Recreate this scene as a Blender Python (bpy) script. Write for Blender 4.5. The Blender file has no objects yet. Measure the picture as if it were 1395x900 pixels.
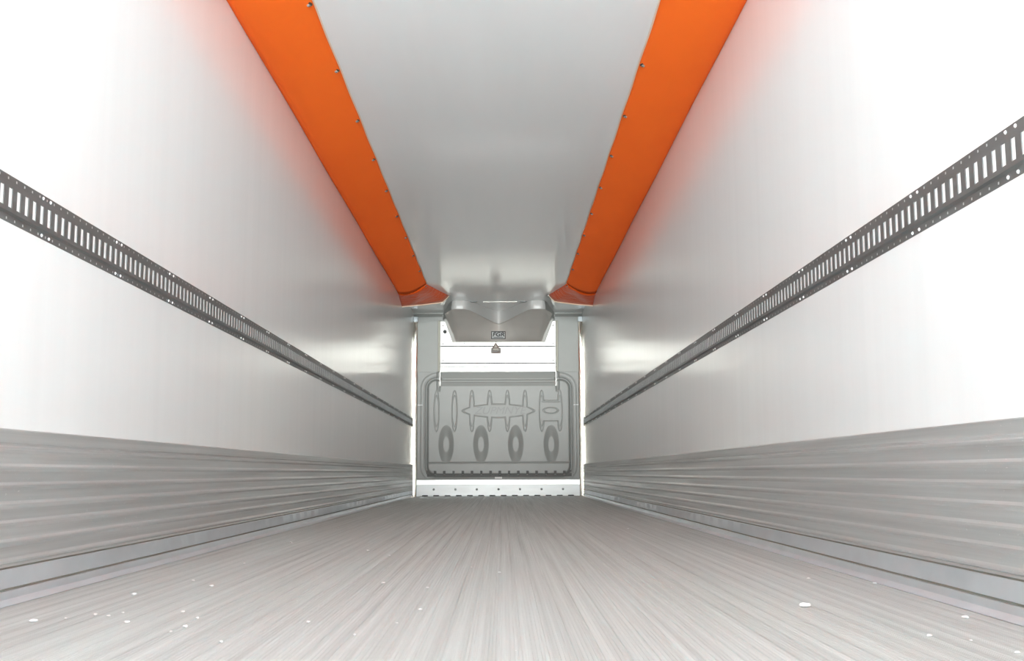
import bpy, bmesh, math, random
import numpy as np
from mathutils import Vector, Matrix

sc = bpy.context.scene
COL = sc.collection
random.seed(5)
PI = math.pi

# ------------------------------------------------------------------ camera
cam_d = bpy.data.cameras.new('camera')
cam = bpy.data.objects.new('camera', cam_d)
COL.objects.link(cam)
F_PX, CX, CZ, PITCH, YAW, ROLL = 1515.446, 0.07034, 0.33537, 0.12707, -0.0084, 0.00352
cp, sp, cy_, sy_ = math.cos(PITCH), math.sin(PITCH), math.cos(YAW), math.sin(YAW)
fw = Vector((-sy_ * cp, cy_ * cp, sp))
rt = Vector((cy_, sy_, 0))
up = rt.cross(fw)
c, s = math.cos(ROLL), math.sin(ROLL)
rt2, up2 = c * rt - s * up, s * rt + c * up
M = Matrix((rt2, up2, -fw)).transposed().to_4x4()
M.translation = (CX, 0, CZ)
cam.matrix_world = M
cam_d.sensor_width = 36
cam_d.sensor_fit = 'HORIZONTAL'
cam_d.lens = F_PX / 1395 * 36
cam_d.clip_start = 0.02
cam_d.clip_end = 200
sc.camera = cam

# ------------------------------------------------------------------ light, exposure
SKY_TOP, SKY_HOR, SKY_STR = (0.80, 0.91, 1.0, 1), (0.78, 0.94, 0.99, 1), 16.0
GROUND_COL, SKY_GAIN = (0.775, 0.935, 0.985, 1), 0.08      # sunlit pale yard below the horizon
EXPOSURE = 0.75
GLARE_STR = 2.8
world = bpy.data.worlds.new('sky')
sc.world = world
world.use_nodes = True
nt = world.node_tree
nt.nodes.clear()
wo = nt.nodes.new('ShaderNodeOutputWorld')
bg = nt.nodes.new('ShaderNodeBackground')
tc = nt.nodes.new('ShaderNodeTexCoord')
sx = nt.nodes.new('ShaderNodeSeparateXYZ')
rp = nt.nodes.new('ShaderNodeValToRGB')
nt.links.new(tc.outputs['Generated'], sx.inputs[0])
mrz = nt.nodes.new('ShaderNodeMapRange')
mrz.inputs['From Min'].default_value = -1
nt.links.new(sx.outputs['Z'], mrz.inputs[0])
nt.links.new(mrz.outputs[0], rp.inputs[0])
nt.links.new(rp.outputs[0], bg.inputs[0])
nt.links.new(bg.outputs[0], wo.inputs[0])
dim = lambda c: (c[0] * SKY_GAIN, c[1] * SKY_GAIN, c[2] * SKY_GAIN, 1)
rp.color_ramp.elements[0].position = 0.48
rp.color_ramp.elements[0].color = GROUND_COL
rp.color_ramp.elements[1].position = 0.8
rp.color_ramp.elements[1].color = dim(SKY_TOP)
e_ = rp.color_ramp.elements.new(0.505)
e_.color = dim(SKY_HOR)
bg.inputs[1].default_value = SKY_STR

yard_glare_d = bpy.data.lights.new('yard_glare', 'SUN')
yard_glare_d.energy = GLARE_STR
yard_glare_d.angle = math.radians(15)        # wide added lamp from below the horizon, standing in for yard glare
yard_glare_d.color = (0.96, 0.985, 0.95)
yard_glare = bpy.data.objects.new('yard_glare', yard_glare_d)
COL.objects.link(yard_glare)
yard_glare.location = (0, -20, 3)
yard_glare.rotation_euler = Vector((0.0, -1.0, -0.06)).to_track_quat('Z', 'Y').to_euler()

pd = bpy.data.lights.new('doorway_portal', 'AREA')
pd.shape = 'RECTANGLE'
pd.size, pd.size_y = 2.5, 2.69
pd.cycles.is_portal = True
po = bpy.data.objects.new('doorway_portal', pd)
COL.objects.link(po)
REAR = -1.8
po.location = (0, REAR, 1.345)
po.rotation_euler = (PI / 2, 0, 0)      # -Z axis to +Y, into the trailer

sc.view_settings.view_transform = 'Standard'
sc.view_settings.look = 'None'
sc.view_settings.gamma = 1
sc.view_settings.use_curve_mapping = False
sc.view_settings.exposure = EXPOSURE
sc.cycles.max_bounces = 32
sc.cycles.diffuse_bounces = 24
sc.cycles.glossy_bounces = 16
sc.cycles.sample_clamp_indirect = 8
sc.cycles.use_denoising = True

# ------------------------------------------------------------------ materials
def mat(name, col, rough=0.5, metal=0.0, noise=None, bump=None, spec=0.5, rvar=None, col2=None, specks=None):
    """noise=(scale xyz, amount, detail): colour variation; bump=(scale xyz, strength, distance)"""
    m = bpy.data.materials.new(name)
    m.use_nodes = True
    t = m.node_tree
    b = t.nodes['Principled BSDF']
    b.inputs['Base Color'].default_value = (*col, 1)
    b.inputs['Roughness'].default_value = rough
    b.inputs['Metallic'].default_value = metal
    b.inputs['Specular IOR Level'].default_value = spec
    co = t.nodes.new('ShaderNodeTexCoord')

    def nz(scale, detail=3, rough_=0.55):
        mp = t.nodes.new('ShaderNodeMapping')
        mp.inputs['Scale'].default_value = scale
        n = t.nodes.new('ShaderNodeTexNoise')
        n.inputs['Scale'].default_value = 1
        n.inputs['Detail'].default_value = detail
        n.inputs['Roughness'].default_value = rough_
        t.links.new(co.outputs['Object'], mp.inputs[0])
        t.links.new(mp.outputs[0], n.inputs['Vector'])
        return n
    if noise:
        n = nz(noise[0], noise[2] if len(noise) > 2 else 3)
        mr = t.nodes.new('ShaderNodeMapRange')
        mr.inputs['From Min'].default_value = 0.3
        mr.inputs['From Max'].default_value = 0.7
        t.links.new(n.outputs['Fac'], mr.inputs['Value'])
        mx = t.nodes.new('ShaderNodeMix')
        mx.data_type = 'RGBA'
        k = noise[1]
        mx.inputs[6].default_value = (*[v * (1 - k) for v in col], 1)
        mx.inputs[7].default_value = (*(col2 if col2 else [min(1, v * (1 + k)) for v in col]), 1)
        t.links.new(mr.outputs[0], mx.inputs[0])
        t.links.new(mx.outputs[2], b.inputs['Base Color'])
    if specks:                                       # flecks of white paint and scratches
        scale, thr, region = specks
        n1, n2 = nz(scale, 2), nz(region, 2)
        g1, g2 = t.nodes.new('ShaderNodeMapRange'), t.nodes.new('ShaderNodeMapRange')
        g1.inputs['From Min'].default_value, g1.inputs['From Max'].default_value = thr, thr + .03
        g2.inputs['From Min'].default_value, g2.inputs['From Max'].default_value = .5, .6
        t.links.new(n1.outputs['Fac'], g1.inputs['Value'])
        t.links.new(n2.outputs['Fac'], g2.inputs['Value'])
        mu = t.nodes.new('ShaderNodeMath'); mu.operation = 'MULTIPLY'
        t.links.new(g1.outputs[0], mu.inputs[0]); t.links.new(g2.outputs[0], mu.inputs[1])
        m2 = t.nodes.new('ShaderNodeMix'); m2.data_type = 'RGBA'
        src = b.inputs['Base Color'].links[0].from_socket
        t.links.new(mu.outputs[0], m2.inputs[0]); t.links.new(src, m2.inputs[6])
        m2.inputs[7].default_value = (.9, .9, .9, 1)
        t.links.new(m2.outputs[2], b.inputs['Base Color'])
    if rvar:
        n = nz(rvar[0], 4)
        mr = t.nodes.new('ShaderNodeMapRange')
        mr.inputs['From Min'].default_value = 0.3
        mr.inputs['From Max'].default_value = 0.7
        mr.inputs['To Min'].default_value = max(0.02, rough - rvar[1])
        mr.inputs['To Max'].default_value = rough + rvar[1]
        t.links.new(n.outputs['Fac'], mr.inputs['Value'])
        t.links.new(mr.outputs[0], b.inputs['Roughness'])
    if bump:
        n = nz(bump[0], 3)
        bp = t.nodes.new('ShaderNodeBump')
        bp.inputs['Strength'].default_value = bump[1]
        bp.inputs['Distance'].default_value = bump[2]
        t.links.new(n.outputs['Fac'], bp.inputs['Height'])
        t.links.new(bp.outputs[0], b.inputs['Normal'])
    return m

WALL = mat('white_liner', (0.86, 0.88, 0.88), 0.18, noise=((2, 9, 0.25), 0.015), bump=((1, 12, 0.4), 0.05, 0.004), spec=0.45)
CEIL = mat('white_ceiling_liner', (0.94, 0.95, 0.95), 0.115, noise=((5, 0.5, 1), 0.012), bump=((6, 0.4, 1), 0.02, 0.003), spec=0.8)
SCUFF = mat('dull_aluminium', (0.66, 0.675, 0.67), 0.36, 0.66, noise=((14, 0.5, 46), 0.13, 5), rvar=((3, 0.8, 30), 0.08), specks=((150, 60, 150), .71, (1.2, 1.6, 3)))
STRIP = mat('dented_aluminium', (0.82, 0.87, 0.91), 0.3, 0.75, noise=((5, 3, 5), 0.06, 3))
FLOOR = mat('ribbed_aluminium', (0.545, 0.58, 0.575), 0.42, 0.35, noise=((46, 0.3, 1), 0.16, 6), rvar=((30, 0.5, 1), 0.10), bump=((160, 2, 1), 0.12, 0.002), specks=((70, 30, 1), .74, (2, .8, 1)))
STEEL = mat('galvanised_steel', (0.215, 0.22, 0.22), 0.45, 0.75, noise=((20, 3, 20), 0.12, 4))
RIVET = mat('bright_rivet', (0.93, 0.93, 0.93), 0.3, 0.3)
ORANGE = mat('orange_vinyl', (1.0, 0.175, 0.02), 0.7, noise=((3, 1.2, 3), 0.04), bump=((9, 2.2, 9), 0.1, 0.01), spec=0.05)
bo = ORANGE.node_tree.nodes['Principled BSDF']        # orange sheen added to brighten the ducts at grazing angles
bo.inputs['Sheen Weight'].default_value = 0.6
bo.inputs['Sheen Roughness'].default_value = 0.5
bo.inputs['Sheen Tint'].default_value = (1.0, 0.14, 0.03, 1)
ORANGE_CRINKLED_SHADE = mat('orange_vinyl_creased_shade', (0.72, 0.085, 0.006), 0.3, bump=((9, 14, 16), 0.5, 0.03), spec=0.2)  # same vinyl as the sleeve, base darkened to put in the mouth's shade
SEAM = mat('pale_binding_tape', (0.86, 0.66, 0.5), 0.5)
GREY = mat('grey_moulded_plastic', (0.355, 0.36, 0.35), 0.42, noise=((3, 3, 3), 0.03))
GREYL = mat('light_grey_liner', (0.345, 0.35, 0.335), 0.4, noise=((3, 3, 3), 0.03))
HOODM = mat('warm_grey_moulding', (0.57, 0.53, 0.50), 0.4, noise=((4, 4, 4), 0.03))
BRIGHT = mat('polished_aluminium', (0.58, 0.56, 0.515), 0.36, 0.35, noise=((2, 2, 60), 0.02))
POST = mat('corner_post_aluminium', (0.74, 0.69, 0.60), 0.09, 1.0, noise=((4, 4, 2.5), 0.08, 5), bump=((6, 6, 3), 0.04, 0.01))
KICK = mat('kick_plate_aluminium', (0.60, 0.61, 0.615), 0.45, 0.5, noise=((3, 3, 14), 0.05))
OLIVE = mat('olive_grey_channel', (0.30, 0.29, 0.25), 0.5, 0.4)
BLUEG = mat('blue_grey_bracket', (0.36, 0.39, 0.41), 0.4, 0.5)
DARK = mat('dark_rubber_gap_shade', (0.03, 0.03, 0.03), 0.6)
BLACK = mat('black_print', (0.012, 0.014, 0.014), 0.5)
PLATE = mat('silver_label_plate', (0.55, 0.56, 0.56), 0.4, 0.3)
STICK = mat('grey_sticker', (0.19, 0.175, 0.16), 0.5)
STICKL = mat('sticker_cream', (0.36, 0.32, 0.27), 0.5)
STICKR = mat('sticker_brown_print', (0.14, 0.09, 0.075), 0.5)
WHITE = mat('white_paint', (0.9, 0.9, 0.9), 0.5)
SNAPM = mat('nickel_snap', (0.75, 0.74, 0.72), 0.22, 1.0)
SNAPR = mat('dark_snap_ring', (0.10, 0.07, 0.05), 0.45, 0.5)

# ------------------------------------------------------------------ helpers
def obj(name, verts, faces, m, parent=None, smooth=False, kind=None):
    me = bpy.data.meshes.new(name)
    me.from_pydata([tuple(v) for v in verts], [], faces)
    me.validate()
    bm = bmesh.new()
    bm.from_mesh(me)
    bmesh.ops.recalc_face_normals(bm, faces=bm.faces)
    bm.to_mesh(me)
    bm.free()
    me.materials.append(m)
    if smooth:
        me.polygons.foreach_set('use_smooth', [True] * len(me.polygons))
        if smooth != 'all':
            try:
                me.set_sharp_from_angle(angle=math.radians(38))
            except Exception:
                pass
    o = bpy.data.objects.new(name, me)
    COL.objects.link(o)
    if parent:
        o.parent = parent
        o.matrix_parent_inverse = Matrix.Translation(-parent.location)
    if kind:
        o['kind'] = kind
    return o

def thing(name, label, cat, loc=(0, 0, 0), group=None):
    o = bpy.data.objects.new(name, None)
    COL.objects.link(o)
    o.location = loc
    o.empty_display_size = 0.1
    o['label'], o['category'] = label, cat
    if group:
        o['group'] = group
    return o

class MB:
    """collects shapes of ONE part"""
    def __init__(self):
        self.v, self.f = [], []

    def add(self, v, f):
        n = len(self.v)
        self.v += [tuple(p) for p in v]
        self.f += [tuple(i + n for i in q) for q in f]

    def box(self, x0, x1, y0, y1, z0, z1, bev=0.0):
        bm = bmesh.new()
        bmesh.ops.create_cube(bm, size=1)
        for v in bm.verts:
            v.co = Vector(((x0 + x1) / 2 + v.co.x * (x1 - x0), (y0 + y1) / 2 + v.co.y * (y1 - y0), (z0 + z1) / 2 + v.co.z * (z1 - z0)))
        if bev:
            bmesh.ops.bevel(bm, geom=bm.edges[:], offset=bev, segments=2, affect='EDGES', profile=0.6)
        self.bm(bm)

    def bm(self, bm):
        bm.verts.index_update()
        self.add([v.co.copy() for v in bm.verts], [[v.index for v in f.verts] for f in bm.faces])
        bm.free()

    def extrude_y(self, prof, y0, y1, closed=True, segs=1):
        n = len(prof)
        ys = [y0 + (y1 - y0) * i / segs for i in range(segs + 1)]
        v = [(x, y, z) for y in ys for (x, z) in prof]
        f = []
        for k in range(segs):
            for i in range(n if closed else n - 1):
                j = (i + 1) % n
                f.append((k * n + i, k * n + j, (k + 1) * n + j, (k + 1) * n + i))
        if closed:
            f.append(tuple(range(n)))
            f.append(tuple(range(segs * n, segs * n + n)))
        self.add(v, f)

    def disc(self, c, nrm, r, h, dome=0.0, n=14, sx=1.0):
        """low cylinder / domed head on a surface, axis nrm"""
        q = Vector(nrm).normalized().to_track_quat('Z', 'Y')
        rings = [(r, 0), (r, h)]
        if dome:
            rings += [(r * 0.75, h + dome * 0.55), (r * 0.4, h + dome * 0.9)]
        v = []
        for (rr, hh) in rings:
            for i in range(n):
                a = 2 * PI * i / n
                v.append(Vector(c) + q @ Vector((rr * math.cos(a) * sx, rr * math.sin(a), hh)))
        v.append(Vector(c) + q @ Vector((0, 0, h + dome)))
        f = []
        for k in range(len(rings) - 1):
            for i in range(n):
                j = (i + 1) % n
                f.append((k * n + i, k * n + j, (k + 1) * n + j, (k + 1) * n + i))
        top = (len(rings) - 1) * n
        for i in range(n):
            f.append((top + i, top + (i + 1) % n, len(v) - 1))
        f.append(tuple(range(n)))
        self.add(v, f)

    def ring(self, c, nrm, r, t, n=18):
        q = Vector(nrm).normalized().to_track_quat('Z', 'Y')
        v, f, m = [], [], 6
        for i in range(n):
            a = 2 * PI * i / n
            for k in range(m):
                b = 2 * PI * k / m
                rr = r + t * math.cos(b)
                v.append(Vector(c) + q @ Vector((rr * math.cos(a), rr * math.sin(a), t * math.sin(b))))
        for i in range(n):
            for k in range(m):
                f.append((i * m + k, ((i + 1) % n) * m + k, ((i + 1) % n) * m + (k + 1) % m, i * m + (k + 1) % m))
        self.add(v, f)

    def grid(self, P, closed=False):
        """P[i][j] points"""
        a, b = len(P), len(P[0])
        f = [(i * b + j, (i + 1) * b + j, (i + 1) * b + j + 1, i * b + j + 1) for i in range(a - 1) for j in range(b - 1)]
        self.add([p for r in P for p in r], f)

    def build(self, name, m, parent=None, smooth=False, kind=None):
        return obj(name, self.v, self.f, m, parent, smooth, kind)

HX, D, H = 1.25, 16.40, 2.69          # half width, front liner plane, ceiling height
T = 0.06

# ------------------------------------------------------------------ setting

for sgn, nm in ((-1, 'left'), (1, 'right')):
    b = MB()
    x0, x1 = sorted((sgn * HX, sgn * (HX + T)))
    b.box(x0, x1, REAR, D + 0.2, -0.12, H + 0.05)
    b.build('wall_' + nm, WALL, kind='structure')
b = MB(); b.box(-HX, HX, REAR, D + 0.2, H, H + 0.08)
b.build('ceiling', CEIL, kind='structure')
b = MB(); b.box(-HX, HX, D, D + 0.12, -0.06, H)
b.build('wall_front', GREYL, kind='structure')

# floor: long extruded planks, one profile repeated every 50 mm
prof = []
PITCH_F = 0.05
cell = [(0, -.003), (.005, -.003), (.0065, -.0008), (.009, 0), (.0115, 0), (.013, -.0012), (.016, -.0012), (.0168, -.0005),
        (.0205, -.0005), (.0213, -.0014), (.0245, -.0014), (.0253, -.0005), (.0290, -.0005), (.0298, -.0014), (.033, -.0014),
        (.0338, -.0005), (.0375, -.0005), (.0385, -.0012), (.041, -.0012), (.0425, 0), (.0455, 0), (.048, -.001), (.0495, -.003)]
for k in range(50):
    for (u, z) in cell:
        prof.append((-HX + k * PITCH_F + u, z))
prof.append((HX, -.003))
b = MB()
b.extrude_y(prof, REAR, D, closed=False, segs=6)
n0 = len(b.v)
b.box(-HX, HX, REAR, D, -0.10, -0.02)
b.build('floor', FLOOR, kind='structure')

# scuff liner (aluminium kick band) on both walls
def scuff_profile(sgn):
    p = [(0.000, .4556), (.010, .4556), (.012, .452), (.012, .420), (.007, .4165), (.007, .4115), (.015, .4075), (.015, .400)]
    z = .400
    for k in range(6):
        p += [(.0085, z - .0075), (.0085, z - .036), (.0145, z - .0435), (.0145, z - .049)]
        z -= .0495
    p += [(.0085, z - .003), (.0125, .0945), (.0125, .0930), (0.0, .0925)]
    return [(sgn * (HX - a), zz) for a, zz in p]
def dent(b, sgn):
    # knocks from pallets: shallow waves pressed into the thin strips
    for i, (x, y, z) in enumerate(b.v):
        if abs(x) > HX - .004 or z < .0015:
            continue
        a = .5 + .5 * math.sin(2.1 * y + sgn)
        w = math.sin(13.0 * y + 1.7 * math.sin(3.1 * y)) + .6 * math.sin(23 * y + 40 * z + sgn)
        b.v[i] = (x + sgn * .0021 * a * w * (z / .06 if z < .06 else 1), y, z)
for sgn, nm in ((-1, 'left'), (1, 'right')):
    b = MB(); b.extrude_y(scuff_profile(sgn), REAR, D, segs=1)
    bs = b.build('baseboard_' + nm, SCUFF, kind='structure')
    for za, zb in ((.0862, .0943), (.0305, .0370)):      # solid strips put in the open laps, coloured dark as their shade
        b = MB()
        xa, xb = sorted((sgn * (HX - .0065), sgn * (HX - .0005)))
        b.box(xa, xb, REAR, D - .001, za, zb)
        b.build('lap_gap_shade', OLIVE, bs)
    # lower dented flashing strip, in two laps, and a coved foot on the floor
    q = [(0, .0870), (.0085, .0870), (.0105, .0845), (.0105, .0385), (.008, .0365), (0, .0365)]
    b = MB(); b.extrude_y([(sgn * (HX - a), z) for a, z in q], REAR, D, segs=360)
    dent(b, sgn)
    b.build('flashing', STRIP, bs, smooth=True)
    q = [(0, .0300), (.013, .0300), (.015, .0275), (.0170, .010), (.030, .0025), (.050, .0012), (.050, .0), (0, .0)]
    b = MB(); b.extrude_y([(sgn * (HX - a), z) for a, z in q], REAR, D, segs=360)
    dent(b, sgn)
    b.build('floor_cove', STRIP, bs, smooth=True)

# corner posts and cove along the top of the front wall
for i, sgn in enumerate((-1, 1)):
    pr = [(1.25, 0), (1.25, -.056), (1.247, -.060), (1.193, -.0605), (1.189, -.058), (1.188, -.050), (1.188, 0)]
    v, f = [], []
    for z in (0.0, 2.555):
        v += [(sgn * x, D + y, z) for x, y in pr]
    n = len(pr)
    f = [(k, (k + 1) % n, n + (k + 1) % n, n + k) for k in range(n)] + [tuple(range(n)), tuple(range(n, 2 * n))]
    post = obj('trim_%d' % (i + 1), v, f, POST, smooth=True, kind='structure')
    b = MB()
    x0, x1 = sorted((sgn * 1.185, sgn * 1.25))
    b.box(x0, x1, D - .075, D, 2.555, 2.63, .004)
    b.build('cap', BLUEG, post)
pr = [(D, 2.69), (D - .05, 2.69), (D - .048, 2.675), (D - .012, 2.645), (D, 2.635)]
v = [(x, y, z) for x in (-HX, HX) for y, z in pr]
n = len(pr)
f = [(k, (k + 1) % n, n + (k + 1) % n, n + k) for k in range(n)] + [tuple(range(n)), tuple(range(n, 2 * n))]
obj('trim_3', v, f, GREYL, kind='structure')

# ------------------------------------------------------------------ E-tracks
def etrack(sgn, label):
    t = thing('cargo_track', label, 'cargo track', (sgn * HX, REAR, 1.067))
    zc, hh = 1.067, .064
    RA, HAT = .0012, .0095                       # flange standoff, hat standoff
    SP, SW, SH = .0508, .0220, .0265             # slot pitch, width, half height
    y_ref = 2.907 if sgn < 0 else 2.872
    k0 = -math.floor((y_ref - REAR) / SP)
    ys = [y_ref + SP * k for k in range(k0, int((D - .07 - y_ref) / SP))]
    X = lambda a: sgn * (HX - a)
    # rows bottom -> top : (z offset, standoff)
    rows = [(-hh, RA), (-.0575, RA), (-.0508, RA), (-.0435, RA), (-.0385, HAT), (-SH, HAT), (SH, HAT), (.0385, HAT), (.0435, RA), (.0508, RA), (.0575, RA), (hh, RA)]
    b = MB()
    ycuts = []
    for y in ys:
        ycuts += [(y - SP / 2), (y - SW / 2), (y - .0036), (y + .0036), (y + SW / 2)]
    ycuts.append(ys[-1] + SP / 2)
    nr = len(rows)
    V = [(X(a), y, zc + dz) for y in ycuts for dz, a in rows]
    Fc = []
    for i in range(len(ycuts) - 1):
        ph = i % 5
        for j in range(nr - 1):
            if j == 5 and ph in (1, 2, 3):
                continue                          # slot
            if j in (1, 9) and ph == 2:
                continue                          # small fixing hole
            Fc.append((i * nr + j, (i + 1) * nr + j, (i + 1) * nr + j + 1, i * nr + j + 1))
    # returns of the slot edges
    for i in range(0, len(ycuts) - 1, 5):
        if i + 4 >= len(ycuts):
            break
        a, e = ycuts[i + 1], ycuts[i + 4]
        loop = [(a, -SH), (e, -SH), (e, SH), (a, SH)]
        m = len(V)
        V += [(X(HAT), y, zc + z) for y, z in loop] + [(X(HAT - .003), y, zc + z) for y, z in loop]
        Fc += [(m + k, m + (k + 1) % 4, m + 4 + (k + 1) % 4, m + 4 + k) for k in range(4)]
    # edge lips so the flange has thickness
    for (dz) in (-hh, hh):
        m = len(V)
        V += [(X(RA), ycuts[0], zc + dz), (X(RA), ycuts[-1], zc + dz), (X(0), ycuts[-1], zc + dz), (X(0), ycuts[0], zc + dz)]
        Fc.append((m, m + 1, m + 2, m + 3))
    me = bpy.data.meshes.new('rail')
    me.from_pydata(V, [], Fc)
    me.materials.append(STEEL)
    o = bpy.data.objects.new('rail', me)
    COL.objects.link(o); o.parent = t; o.matrix_parent_inverse = Matrix.Translation(-t.location)
    a = MB(); x0, x1 = sorted((X(.0005), X(.0070))); a.box(x0, x1, ycuts[0], ycuts[-1], zc - .036, zc + .036)
    a.build('slot_brightener', WHITE, t)  # white strip added close behind the slots to make them look lit
    # rivets, two above and two below every twelve slots
    proto = MB(); proto.disc((0, 0, 0), (-sgn, 0, 0), .0052, .001, .003, n=10)
    r0 = None
    st = 3.159 if sgn < 0 else 3.10
    st -= .6096
    cnt = 0
    while st < D - .2 and cnt < 100:
        for dy in (-.0254, .0254):
            for dz in (-.054, .054):
                loc = Vector((X(RA), st + dy, zc + dz)) - t.location
                if r0 is None:
                    r0 = proto.build('rivet', RIVET, t, smooth=True)
                    r0.matrix_parent_inverse = Matrix()
                    r0.location = loc
                else:
                    r = r0.copy(); COL.objects.link(r); r.parent = t; r.location = loc
                cnt += 1
        st += .6096
    return t
etrack(-1, 'slotted grey steel cargo rail running along the left wall')
etrack(1, 'slotted grey steel cargo rail running along the right wall')

# ------------------------------------------------------------------ orange air ducts
def duct(sgn, label, yoff, xin):
    t = thing('air_duct', label, 'air duct', (sgn * HX, REAR, H))
    NP = 17
    y_sn = [5.351 + yoff + .931 * k for k in range(-5, 9)]
    def edge(y):                                   # ceiling edge, held at the snaps and slack between
        ph = (y - y_sn[0]) / .931
        return xin + .004 * (math.sin(PI * ph) ** 2)
    def section(wall, ceil, bulge, lump=0.0, ph=0.0):
        W, C = Vector(wall), Vector(ceil)
        pts = []
        for i in range(NP):
            u = i / (NP - 1)
            p = W.lerp(C, u)
            g = math.sin(PI * u ** 0.8)
            p.z -= bulge * g
            p.x -= 0.25 * bulge * g * -1
            p.z += lump * math.sin(PI * u) * math.sin(9 * u + ph)
            pts.append((sgn * -p.x, p.y, p.z))
        return pts
    P = []
    y = REAR + .05
    while y < 13.75:
        P.append(section((-HX + .001, y, 2.588 + .004 * math.sin(y * 2.1)), (-edge(y), y, H - .003), .046 + .004 * math.sin(y * 1.3 + sgn)))
        y += .116
    yE = 13.80
    P.append(section((-HX + .001, yE + .1, 2.58), (-(xin + .01), yE, H - .003), .046))
    b = MB(); b.grid(P)
    sl = b.build('sleeve', ORANGE, t, smooth='all')
    sm = sl.modifiers.new('thickness', 'SOLIDIFY'); sm.thickness = .0025; sm.offset = 1
    # flared mouth turning in toward the hood
    Q = [P[-1]]
    K = 10
    key = [(0, -1.249, 14.42, 2.500), (.45, -.99, 14.50, 2.536), (.80, -.735, 14.64, 2.590), (.9, -.68, 14.68, 2.645), (1, -.648, 14.70, H - .003)]
    if sgn > 0:
        key = [(u, x - .035 * u, y - .04, z) for u, x, y, z in key]
    E0 = [Vector(p) for p in P[-1]]
    for k in range(1, K + 1):
        w = k / K
        row = []
        for i in range(NP):
            u = i / (NP - 1)
            for q0, q1 in zip(key, key[1:]):
                if u <= q1[0] + 1e-9:
                    f_ = (u - q0[0]) / (q1[0] - q0[0])
                    e = Vector([q0[m] + (q1[m] - q0[m]) * f_ for m in (1, 2, 3)])
                    break
            e.x *= -sgn
            p = E0[i].lerp(e, w)
            p.z += .012 * math.sin(PI * w) * math.sin(PI * u) * math.sin(8 * u + 5 * w + sgn)
            row.append(tuple(p))
        Q.append(row)
    b = MB(); b.grid(Q)
    fl = b.build('flared_mouth', ORANGE_CRINKLED_SHADE, t, smooth='all')
    sm = fl.modifiers.new('thickness', 'SOLIDIFY'); sm.thickness = .0025; sm.offset = 1
    # pale binding along the end
    E = [Vector(p) for p in Q[-1]]
    R_ = []
    for p in E:
        R_.append([(p.x, p.y + dy, p.z + dz) for dy, dz in ((0, 0), (0, -.006), (.012, -.012), (.024, -.008), (.024, .0))])
    b = MB(); b.grid(R_)
    b.build('binding', SEAM, t)
    # pale hem along the ceiling edge
    G = []
    y = REAR + .05
    while y < yE:
        G.append([(sgn * (edge(y) + .001), y, H - .005), (sgn * (edge(y) - .007), y, H - .006), (sgn * (edge(y) - .007), y, H - .0005)])
        y += .116
    b = MB(); b.grid(G); b.build('hem', SEAM, t)
    # snaps
    for y in y_sn + [yE + .05]:
        if y > yE + .06 or y < 4.0:
            continue
        c = Vector((sgn * (edge(y) + .022), y, H - .014))
        a = MB(); a.disc(c, (0, -.1, -1), .020, .002, .003); s1 = a.build('snap', SNAPR, t, smooth=True)
        a = MB(); a.disc(c + Vector((0, 0, -.005)), (0, -.15, -1), .0115, .003, .006); a.build('snap_cap', SNAPM, s1, smooth=True)
    for w, dx in ((.45, .01), (.93, .012)):
        c = Vector((sgn * ((xin + .01) - .245 * w ** 1.1 + .022), yE + .88 * w + .01, H - .013))
        a = MB(); a.disc(c, (0, -.1, -1), .015, .002, .003); s1 = a.build('snap', SNAPR, t, smooth=True)
        a = MB(); a.disc(c + Vector((0, 0, -.004)), (0, -.15, -1), .0085, .003, .005); a.build('snap_cap', SNAPM, s1, smooth=True)
duct(-1, 'long orange vinyl air duct snapped along the left edge of the ceiling', 0.0, .880)
duct(1, 'long orange vinyl air duct snapped along the right edge of the ceiling', -.09, .866)

# ------------------------------------------------------------------ moulded bulkhead panel (grey)
bulk = thing('bulkhead_panel', 'grey moulded plastic bulkhead panel with embossed ovals on the front wall', 'bulkhead', (0, D, .25))
NX, Z0, Z1 = 430, .247, 1.812
XW = 1.187
NZ = 280
xs = np.linspace(-XW, XW, NX)
zs = np.linspace(Z0, Z1, NZ)
X, Z = np.meshgrid(xs, zs)
def sst(e0, e1, v):
    q = np.clip((v - e0) / (e1 - e0), 0, 1)
    return q * q * (3 - 2 * q)
def sd_rrect(x, z, cx, cz, hw, hh, r):
    qx = np.abs(x - cx) - hw + r
    qz = np.abs(z - cz) - hh + r
    return np.hypot(np.maximum(qx, 0), np.maximum(qz, 0)) + np.minimum(np.maximum(qx, qz), 0) - r
def sd_ell(x, z, cx, cz, a, b_):
    k = np.hypot((x - cx) / a, (z - cz) / b_)
    return (k - 1) * np.minimum(a, b_)
hgt = np.full_like(X, .045)                         # stand-off of the border
dR = sd_rrect(X, Z, .008, 1.00, 1.075, .725, .16)
hgt += .006 * (1 - sst(0.0, .02, np.abs(dR - .045) - .012))            # outer bead
hgt -= .03 * (1 - sst(0.006, .02, np.abs(dR + .012)))                   # dark groove round the plateau
hgt += .030 * (1 - sst(-.055, -.025, dR))                               # plateau
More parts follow.
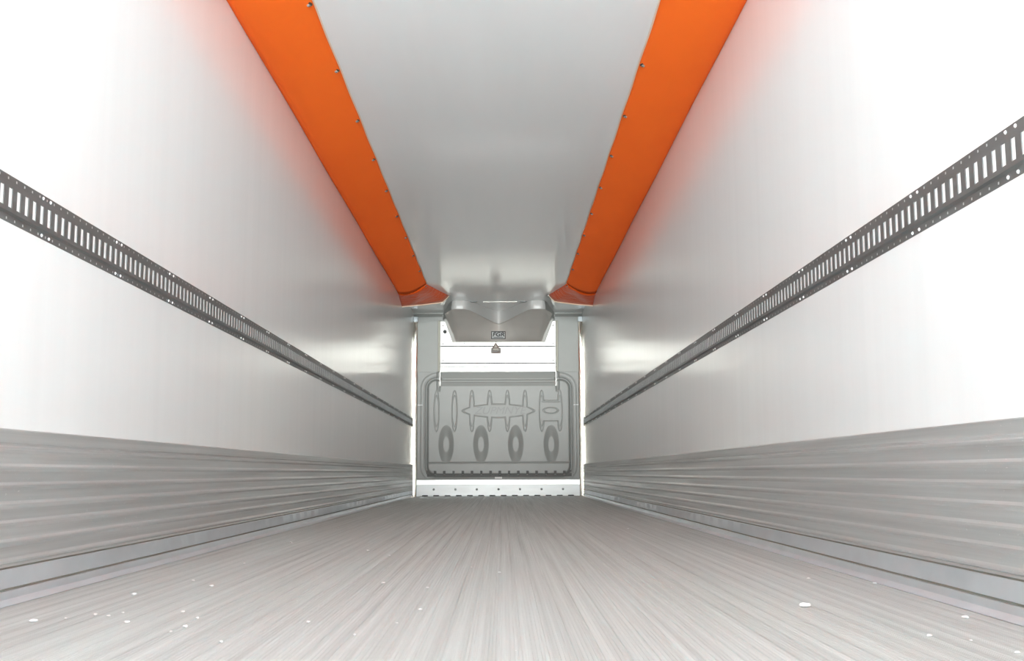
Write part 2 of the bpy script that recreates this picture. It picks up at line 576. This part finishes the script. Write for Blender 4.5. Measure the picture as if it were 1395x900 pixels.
# sloping apron under the bright strips
ap = (np.abs(X) < .835) & (Z > 1.60)
apw = sst(1.60, 1.82, Z) * (1 - sst(.825, .84, np.abs(X)))
inn = 1 - sst(.825, .845, np.abs(X))
top = inn * sst(1.58, 1.60, Z)
hgt = hgt * (1 - top) + top * (.075 - .05 * np.clip((Z - 1.60) / .21, 0, 1))
hgt -= .006 * top * ((np.abs(Z - 1.665) < .006) | (np.abs(Z - 1.70) < .006))
hgt -= .03 * sst(1.5, 1.6, Z) * (1 - sst(0, .02, np.abs(np.abs(X) - .875) - .012))
GR = .009                                            # engraved outline depth
def engrave(d, w=.007, g=GR):
    global hgt
    hgt = hgt - g * (1 - sst(w * .4, w, np.abs(d)))
zo = 1.235
for cx in (-.903, -.640):
    engrave(sd_ell(X, Z, cx, zo, .036, .262))
spikes = [-.385, -.125, .137, .395]
d = sd_rrect(X, Z, .005, zo, .01, .01, .001) * 0 + 9
body = np.abs(Z - zo) - (.098 - .036 * ((X - .005) / .38) ** 2)
body = np.maximum(body, (np.abs(X - .005) - .40))
nose = sd_ell(X, Z, .005, zo, .53, .062)
nose = np.maximum(nose, -(.0 + 0 * X))
nose = ((np.abs(Z - zo) / .066) ** 1.4 + (np.maximum(np.abs(X - .005) - .36, 0) / .165) ** 1.3 - 1) * .05
d = np.minimum(body, nose)
for cx in spikes:
    d = np.minimum(d, sd_ell(X, Z, cx, zo, .034, .262))
engrave(d)
h1 = np.minimum(sd_ell(X, Z, .640, zo, .034, .262), sd_ell(X, Z, .905, zo, .034, .262))
hb = sd_rrect(X, Z, .7725, zo, .125, .150, .002)
engrave(np.minimum(h1, hb))
engrave(sd_ell(X, Z, .772, zo + .004, .105, .043))
engrave(np.maximum(np.abs(Z - zo - .130) - .0, np.abs(X - .7725) - .125), .006, .006)
for cx in (-.761, -.252, .256, .777):
    e = np.hypot((X - cx) / .082, (Z - .748) / .205)
    qq = np.clip((1.38 - e) / .86, 0, 1)
    hgt -= .052 * (.55 * qq + .45 * qq * qq * (3 - 2 * qq))
hgt -= .012 * (1 - sst(.004, .012, np.abs(Z - .481))) * (np.abs(X - .008) < 1.04)
# castellated foot
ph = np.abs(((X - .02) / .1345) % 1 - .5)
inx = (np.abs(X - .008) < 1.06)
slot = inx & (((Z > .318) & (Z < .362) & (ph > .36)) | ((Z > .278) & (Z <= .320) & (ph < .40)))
hgt = np.maximum(hgt, .006)
V = np.stack([X, D - hgt, Z], -1).reshape(-1, 3).tolist()
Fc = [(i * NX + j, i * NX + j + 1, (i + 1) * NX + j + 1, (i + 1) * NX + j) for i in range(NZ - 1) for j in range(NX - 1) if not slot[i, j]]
# closed edges back to the wall
n = len(V)
rim = [j for j in range(NX)] + [i * NX + NX - 1 for i in range(1, NZ)] + [(NZ - 1) * NX + j for j in range(NX - 2, -1, -1)] + [i * NX for i in range(NZ - 2, 0, -1)]
V += [(V[k][0], D - .0005, V[k][2]) for k in rim]
m_ = len(rim)
Fc += [(rim[k], n + k, n + (k + 1) % m_, rim[(k + 1) % m_]) for k in range(m_)]
me = bpy.data.meshes.new('panel'); me.from_pydata(V, [], Fc); me.materials.append(GREY)
me.polygons.foreach_set('use_smooth', [True] * len(me.polygons))
o = bpy.data.objects.new('panel', me); COL.objects.link(o); o.parent = bulk
o.matrix_parent_inverse = Matrix.Translation(-bulk.location)

def text_mesh(name, body, size, m, parent, mat4, extrude=.003, shear=0.0, bold=0.0, xs=1.0):
    cu = bpy.data.curves.new(name, 'FONT')
    cu.body = body
    cu.size = size
    cu.align_x = 'CENTER'
    cu.align_y = 'CENTER'
    cu.extrude = extrude
    cu.shear = shear
    cu.offset = bold
    tmp = bpy.data.objects.new(name, cu)
    COL.objects.link(tmp)
    me = bpy.data.meshes.new_from_object(tmp.evaluated_get(bpy.context.evaluated_depsgraph_get()))
    bpy.data.objects.remove(tmp)
    bpy.data.curves.remove(cu)
    me.name = name
    me.transform(mat4 @ Matrix.Diagonal((xs, 1, 1, 1)))
    me.materials.clear()
    me.materials.append(m)
    o = bpy.data.objects.new(name, me)
    COL.objects.link(o)
    o.parent = parent
    o.matrix_parent_inverse = Matrix.Translation(-parent.location)
    return o
def frame(origin, nrm, upv=(0, 0, 1)):
    z = Vector(nrm).normalized()
    x = Vector(upv).cross(z).normalized()
    y = z.cross(x)
    m = Matrix((x, y, z)).transposed().to_4x4()
    m.translation = origin
    return m
text_mesh('lettering', 'ZUPMNYE', .155, mat('grey_plastic_letter_shade', (0.315, 0.32, 0.31), 0.45), bulk, frame((.02, D - .074, zo), (0, -1, 0)), extrude=.013, shear=.3, bold=0.0, xs=1.06)  # plastic coloured darker to stand for the shadows of the raised letters
for sgn in (-1, 1):
    for zz in (.845, .875, .30, .33):
        if zz < .5 and sgn < 0:
            continue
        a = MB(); a.disc((sgn * 1.095, D - .046, zz), (0, -1, 0), .012, .003, .004, n=10)
        a.build('rivet', GREYL, bulk, smooth=True)
    a = MB(); x0, x1 = sorted((sgn * 1.11, sgn * 1.18)); a.box(x0, x1, D - .053, D - .044, 1.318, 1.330, .002)
    a.build('clip', WHITE, bulk)
a = MB(); a.box(-1.06, 1.08, D - .030, D - .006, .262, .372); a.build('drain_gap_shade', mat('dark_grey_shade', (.17, .17, .165), .7), bulk)  # dark sheet set behind the foot slots as their painted shade
a = MB(); a.box(-.05, .055, D - .060, D - .040, .248, .275, .003)
a.build('tag', WHITE, bulk)
# retaining rods at the sides of the bright strips, lapping over the panel
for sgn in (-1, 1):
    a = MB(); a.box(sgn * .852 - .008, sgn * .852 + .008, D - .100, D - .0005, 1.60, 1.812, .003)
    a.build('retaining_strip', BRIGHT, bulk)

# ------------------------------------------------------------------ aluminium kick plate
kick = thing('kick_plate', 'bolted bright aluminium kick plate along the foot of the front wall', 'kick plate', (0, D, 0))
v, f = [], []
# front outline with notches along the foot
out = [(-1.186, .162)]
xk = -1.186
out.append((-1.186, 0.0))
k = -1.11
while k < 1.1:
    out += [(k, 0.0), (k + .008, .016), (k + .085, .016), (k + .093, 0.0)]
    k += .163
out += [(1.186, 0.0), (1.186, .162)]
n = len(out)
v = [(x, D - .082, z) for x, z in out] + [(x, D - .070, z) for x, z in out]
f = [tuple(range(n)), tuple(range(n, 2 * n))] + [(i, (i + 1) % n, n + (i + 1) % n, n + i) for i in range(n)]
obj('plate', v, f, KICK, kick)
prk = [(-.003, .155), (-.074, .158), (-.088, .166), (-.084, .234), (-.078, .240), (-.003, .243)]
v = [(x, D + y, z) for x in (-1.186, 1.186) for y, z in prk]
n = len(prk)
f = [(i, (i + 1) % n, n + (i + 1) % n, n + i) for i in range(n)] + [tuple(range(n)), tuple(range(n, 2 * n))]
obj('top_lip', v, f, mat('kick_lip_aluminium', (.9, .9, .9), .4, .5), kick)
for bx in (-.937, -.620, -.312, .004, .315, .628, .940):
    a = MB(); a.disc((bx, D - .082, .098), (0, -1, 0), .030, .003, n=16); w = a.build('washer', KICK, kick, smooth=True)
    a = MB(); a.disc((bx, D - .085, .098), (0, -1, 0), .018, .010, .005, n=6); a.build('bolt', STEEL, w)
a = MB(); a.box(-1.18, 1.18, D - .070, D - .003, 0.001, .15)
a.build('backing', DARK, kick)

# ------------------------------------------------------------------ bright access panels above the bulkhead
def strip(name, label, z0, z1, y0, y1, holes=(), grp=None):
    """aluminium strip from z0 to z1, bottom at y0 stand-off, top at y1"""
    t = thing(name, label, 'access panel', (0, D, z0), grp)
    xw = .852
    v = []
    for z, yy in ((z0, y0), (z1, y1)):
        v += [(-xw, D - yy, z), (xw, D - yy, z), (xw, D - yy + .02, z), (-xw, D - yy + .02, z)]
    f = [(0, 1, 2, 3), (4, 5, 6, 7), (0, 1, 5, 4), (1, 2, 6, 5), (2, 3, 7, 6), (3, 0, 4, 7)]
    bm = bmesh.new()
    vs = [bm.verts.new(p) for p in v]
    for q in f:
        bm.faces.new([vs[i] for i in q])
    bmesh.ops.recalc_face_normals(bm, faces=bm.faces)
    bmesh.ops.bevel(bm, geom=bm.edges[:], offset=.003, segments=2, affect='EDGES')
    a = MB(); a.bm(bm); a.build('sheet', BRIGHT, t)
    for hx, hz in holes:
        u = (hz - z0) / (z1 - z0)
        yy = y0 + (y1 - y0) * u
        a = MB(); a.disc((hx, D - yy - .001, hz), (0, -1, -.08), .013, .002, .004, n=10)
        a.build('screw', STEEL, t, smooth=True)
    return t, (lambda z: y0 + (y1 - y0) * (z - z0) / (z1 - z0))
TL = math.tan(math.radians(2.5))
def tl(z0, z1, y0):
    return y0 + (z1 - z0) * TL
up_t, up_y = strip('access_panel', 'bright aluminium access panel with a round black plug, just under the hood', 2.200, 2.56, .035, tl(2.193, 2.56, .035),
                   [(-.815, 2.23), (-.815, 2.50), (.815, 2.23), (.815, 2.50), (-.50, 2.235)])
a = MB(); a.disc((-.784, D - up_y(2.41) - .001, 2.41), (0, -1, -.08), .029, .008, .004, n=20); a.build('plug', DARK, up_t, smooth=True)
a = MB(); a.box(-.845, .845, D - .012, D - .002, 1.83, 2.56); a.build('backing', DARK, up_t)  # dark sheet added behind the strips so their gaps read as shade
strip('access_panel', 'bright plain aluminium access panel in the middle, behind the small warning sticker', 1.950, 2.181, .040, tl(1.950, 2.181, .040),
      [(-.815, 1.98), (.815, 1.98)])
strip('access_panel', 'narrow bright aluminium strip between the access panels and the grey bulkhead', 1.892, 1.932, .045, tl(1.892, 1.932, .045))
strip('access_panel', 'lowest narrow bright aluminium strip resting on top of the grey bulkhead', 1.814, 1.882, .048, tl(1.814, 1.882, .048))
for sgn, sd in ((-1, 'left'), (1, 'right')):
    t = thing('edge_channel', 'olive grey edge channel on the %s side of the bright access panels' % sd, 'channel', (sgn * .872, D, 1.814))
    x0, x1 = sorted((sgn * .856, sgn * .890))
    a = MB(); a.box(x0, x1, D - .060, D, 1.814, 2.572, .004); a.build('channel', OLIVE, t)
    x0, x1 = sorted((sgn * .853, sgn * .861))
    a = MB(); a.box(x0, x1, D - .100, D - .058, 1.814, 2.572, .002); a.build('lip', OLIVE, t)
# warning sticker hanging across the panel joint
st = thing('warning_sticker', 'small grey warning sticker with a triangle on the bright access panels', 'sticker', (-.03, D - .06, 2.09))
fr = frame((-.030, D - up_y(2.20) - .014, 2.125), (0, -1, -.08))
def flat(pts, depth, m, name, par, fr):
    n = len(pts)
    v = [fr @ Vector((x, y, 0)) for x, y in pts] + [fr @ Vector((x, y, depth)) for x, y in pts]
    f = [tuple(range(n)), tuple(range(n, 2 * n))] + [(i, (i + 1) % n, n + (i + 1) % n, n + i) for i in range(n)]
    return obj(name, v, f, m, par)
flat([(-.074, -.042), (.074, -.042), (.074, .046), (-.074, .046)], .002, STICK, 'backing_sheet', st, fr)
tri = flat([(-.058, .034), (.052, .034), (-.003, .130)], .004, STICKR, 'warning_triangle', st, fr)
flat([(-.030, .044), (.024, .044), (-.003, .092)], .0055, STICKL, 'triangle_field', tri, fr)
flat([(-.045, .006), (.042, .006), (.032, .034), (-.035, .034)], .004, STICKL, 'pale_band', st, fr)
for yy, xa, xb in ((-.002, -.052, -.016), (-.002, -.006, .012), (-.010, .022, .062), (-.024, -.056, .05), (-.032, -.05, .06)):
    flat([(xa, yy - .004), (xb, yy - .004), (xb, yy + .004), (xa, yy + .004)], .0055, STICKR, 'print_line', st, fr)

# ------------------------------------------------------------------ evaporator hood
hood = thing('air_hood', 'grey moulded air hood with a V shaped top under the ceiling at the front', 'air hood', (0, D, 2.25))
CXH = .012
def fprot(a):                                        # plan of the lip: apex at the middle, wings forward
    k = min(1, a / .62)
    k = k * k * (3 - 2 * k) * .55 + k * .45
    return k
def lip(u):
    a = abs(u)
    y = D - .24 - 1.03 * fprot(a * .78 / .78)
    if a > .80:
        y += .45 * ((a - .80) / .20) ** 1.5
    z = 2.500 + .065 * min(1, a / .55) ** 1.0
    return Vector((CXH + .76 * u, y, z))
# upright band from the lip to the ceiling
BW, NB = .86, 48
P = []
for i in range(NB + 1):
    u = -BW + 2 * BW * i / NB
    p = lip(u)
    q = Vector((p.x * .985, p.y + .02, H - .001))
    P.append([p, p.lerp(q, .08) + Vector((0, -.008, 0)), p.lerp(q, .92) + Vector((0, -.008, 0)), q])
a = MB(); a.grid(P)
a.build('deflector_band', mat('pale_grey_moulding', (.52, .51, .50), .35), hood, smooth='all')
# wing ends going back to the wall
for sgn in (-1, 1):
    e = lip(sgn * BW)
    w = Vector((CXH + sgn * .83, D - .02, e.z + .02))
    G = []
    for i in range(7):
        p = e.lerp(w, i / 6)
        G.append([p, Vector((p.x, p.y, H - .001))])
    a = MB(); a.grid(G); a.build('wing_end', GREYL, hood)
# face: from the lip back and down to the bottom edge
NU, NV = 72, 22
P = []
for i in range(NU + 1):
    u = -1 + 2 * i / NU
    A = lip(u)
    A = A + Vector((0, .055, -.004))
    Bt = Vector((CXH + .655 * u, D - .085, 2.258))
    row = [lip(u) + Vector((0, .004, 0))]
    a_ = abs(u)
    edge = 1 - max(0, min(1, (a_ - .86) / .12)) ** 2
    for j in range(NV + 1):
        w = j / NV
        p = A.lerp(Bt, w)
        # hollow under the lip, belly lower down
        hump = math.exp(-((a_ - .50) / .26) ** 2)
        p.y += (.16 * math.sin(PI * min(1, w * 1.15)) * (1 - w * .5) * (1 - .5 * hump)) * fprot(a_)
        p.z += .03 * hump * math.sin(PI * w) * (1 - w)
        ybk = D - .075
        p.y = ybk + (p.y - ybk) * edge
        row.append(p)
    row.append(Vector((Bt.x, D - .072, 2.252)))
    row.append(Vector((Bt.x, D - .068, 2.262)))
    P.append(row)
a = MB(); a.grid(P); a.build('shell', HOODM, hood, smooth='all')
for sgn in (-1, 1):                                  # pale side flange
    G = []
    for i in range(11):
        w = i / 10
        xo = CXH + sgn * (.835 + (.685 - .835) * w)
        xi = CXH + sgn * (.765 + (.635 - .765) * w)
        z = 2.655 + (2.247 - 2.655) * w
        yy = D - .082 - .01 * w
        G.append([(xo, yy + .018, z), (xo, yy, z), (xi, yy - .012, z), (xi, yy + .018, z)])
    a = MB(); a.grid(G); a.build('side_flange', mat('pale_flange', (.60, .59, .56), .4), hood)
# maker's plate near the bottom edge of the hood
A = lip(0) + Vector((0, .055, -.004)); Bt = Vector((CXH, D - .085, 2.258))
nrm = Vector((0, -1, -.42))
fr = frame((.006, D - .205, 2.338), nrm)
lp = flat([(-.105, -.058), (.105, -.058), (.105, .058), (-.105, .058)], .004, BLACK, 'label_plate', hood, fr)
flat([(-.08, -.04), (.08, -.04), (.08, .04), (-.08, .04)], -.075, HOODM, 'label_mount', lp, fr)
flat([(-.095, -.048), (.095, -.048), (.095, .048), (-.095, .048)], .006, PLATE, 'label_face', lp, fr)
text_mesh('label_lettering', 'FGR', .088, BLACK, lp, fr @ Matrix.Translation((0, .010, .007)), extrude=.001, shear=.2, bold=.0015, xs=1.1)
flat([(-.07, -.040), (.07, -.040), (.07, -.034), (-.07, -.034)], .0075, BLACK, 'label_rule', lp, fr)
# clip and bright rod on the ceiling in front of the hood
rod = thing('ceiling_rod', 'thin shiny rod on the ceiling in front of the grey air hood', 'rod', (.02, 15.28, H))
a = MB(); a.box(-.20, .27, 15.27, 15.29, H - .005, H - .0005, .001); a.build('rod', BRIGHT, rod)
for xx in (-.33, .36):
    a = MB(); a.box(xx - .05, xx + .05, 15.22, 15.30, H - .006, H - .0005, .002); a.build('clip', STEEL, rod)

# ------------------------------------------------------------------ flakes on the floor
deb = [(-1.009, 2.626, 1.6), (-0.954, 2.676, .9), (-0.909, 2.742, 1.1), (-0.869, 2.72, .9), (-0.788, 2.605, 1.1), (-0.963, 3.19, 1.7),
       (-0.909, 3.594, 1.1), (-0.808, 3.424, 1.2), (-0.632, 2.523, 1.3), (-0.714, 2.792, 1.0), (-0.645, 2.671, 1.0), (-0.496, 2.299, .9),
       (-0.642, 2.45, .8), (-0.904, 4.269, 1.0), (-0.856, 2.782, .8), (-0.298, 3.484, 1.3), (-0.152, 3.338, 1.1), (-0.136, 2.814, 1.0),
       (-0.169, 2.564, .8), (-0.372, 2.591, 1.1), (0.057, 3.837, 1.0), (-0.044, 4.046, .8), (-0.24, 2.387, .8), (0.824, 2.843, 2.6),
       (0.942, 2.331, 1.2), (1.133, 2.614, 1.5), (1.024, 2.117, 1.0), (1.238, 3.417, 1.1), (1.002, 2.27, .7), (0.816, 6.729, 1.6),
       (-0.962, 5.511, 1.6), (-0.519, 4.92, 1.5), (-0.396, 4.625, 1.2), (-0.951, 6.959, 1.3), (1.032, 3.567, 1.3)]
def flake(x, y, k):
    bm = bmesh.new()
    bmesh.ops.create_icosphere(bm, subdivisions=2, radius=1)
    ph = random.random() * 9
    for v in bm.verts:
        d_ = 1 + .28 * math.sin(3.1 * v.co.x + ph) * math.cos(2.7 * v.co.y + ph)
        v.co = Vector((v.co.x * .0041 * k * d_, v.co.y * .0056 * k * d_, v.co.z * .0022 * k * d_ + .0018 * k))
    a = MB(); a.bm(bm)
    o = a.build('paint_flake', WHITE, smooth='all')
    o.location = (min(x, 1.19), y, 0)
    o.rotation_euler = (0, 0, random.random() * 3)
    return o
for x, y, k in deb:
    o = flake(x, y, k)
    o['category'] = 'debris'
    if k == 2.6:
        o['label'] = 'largest white flake, lying alone on the right half of the ribbed floor'
    elif y > 6.5 and x > 0:
        o['label'] = 'white flake far back on the right side of the floor'
    else:
        o['label'] = 'tiny white flake lying on the ribbed aluminium floor'
        o['group'] = 'white flakes on the floor'
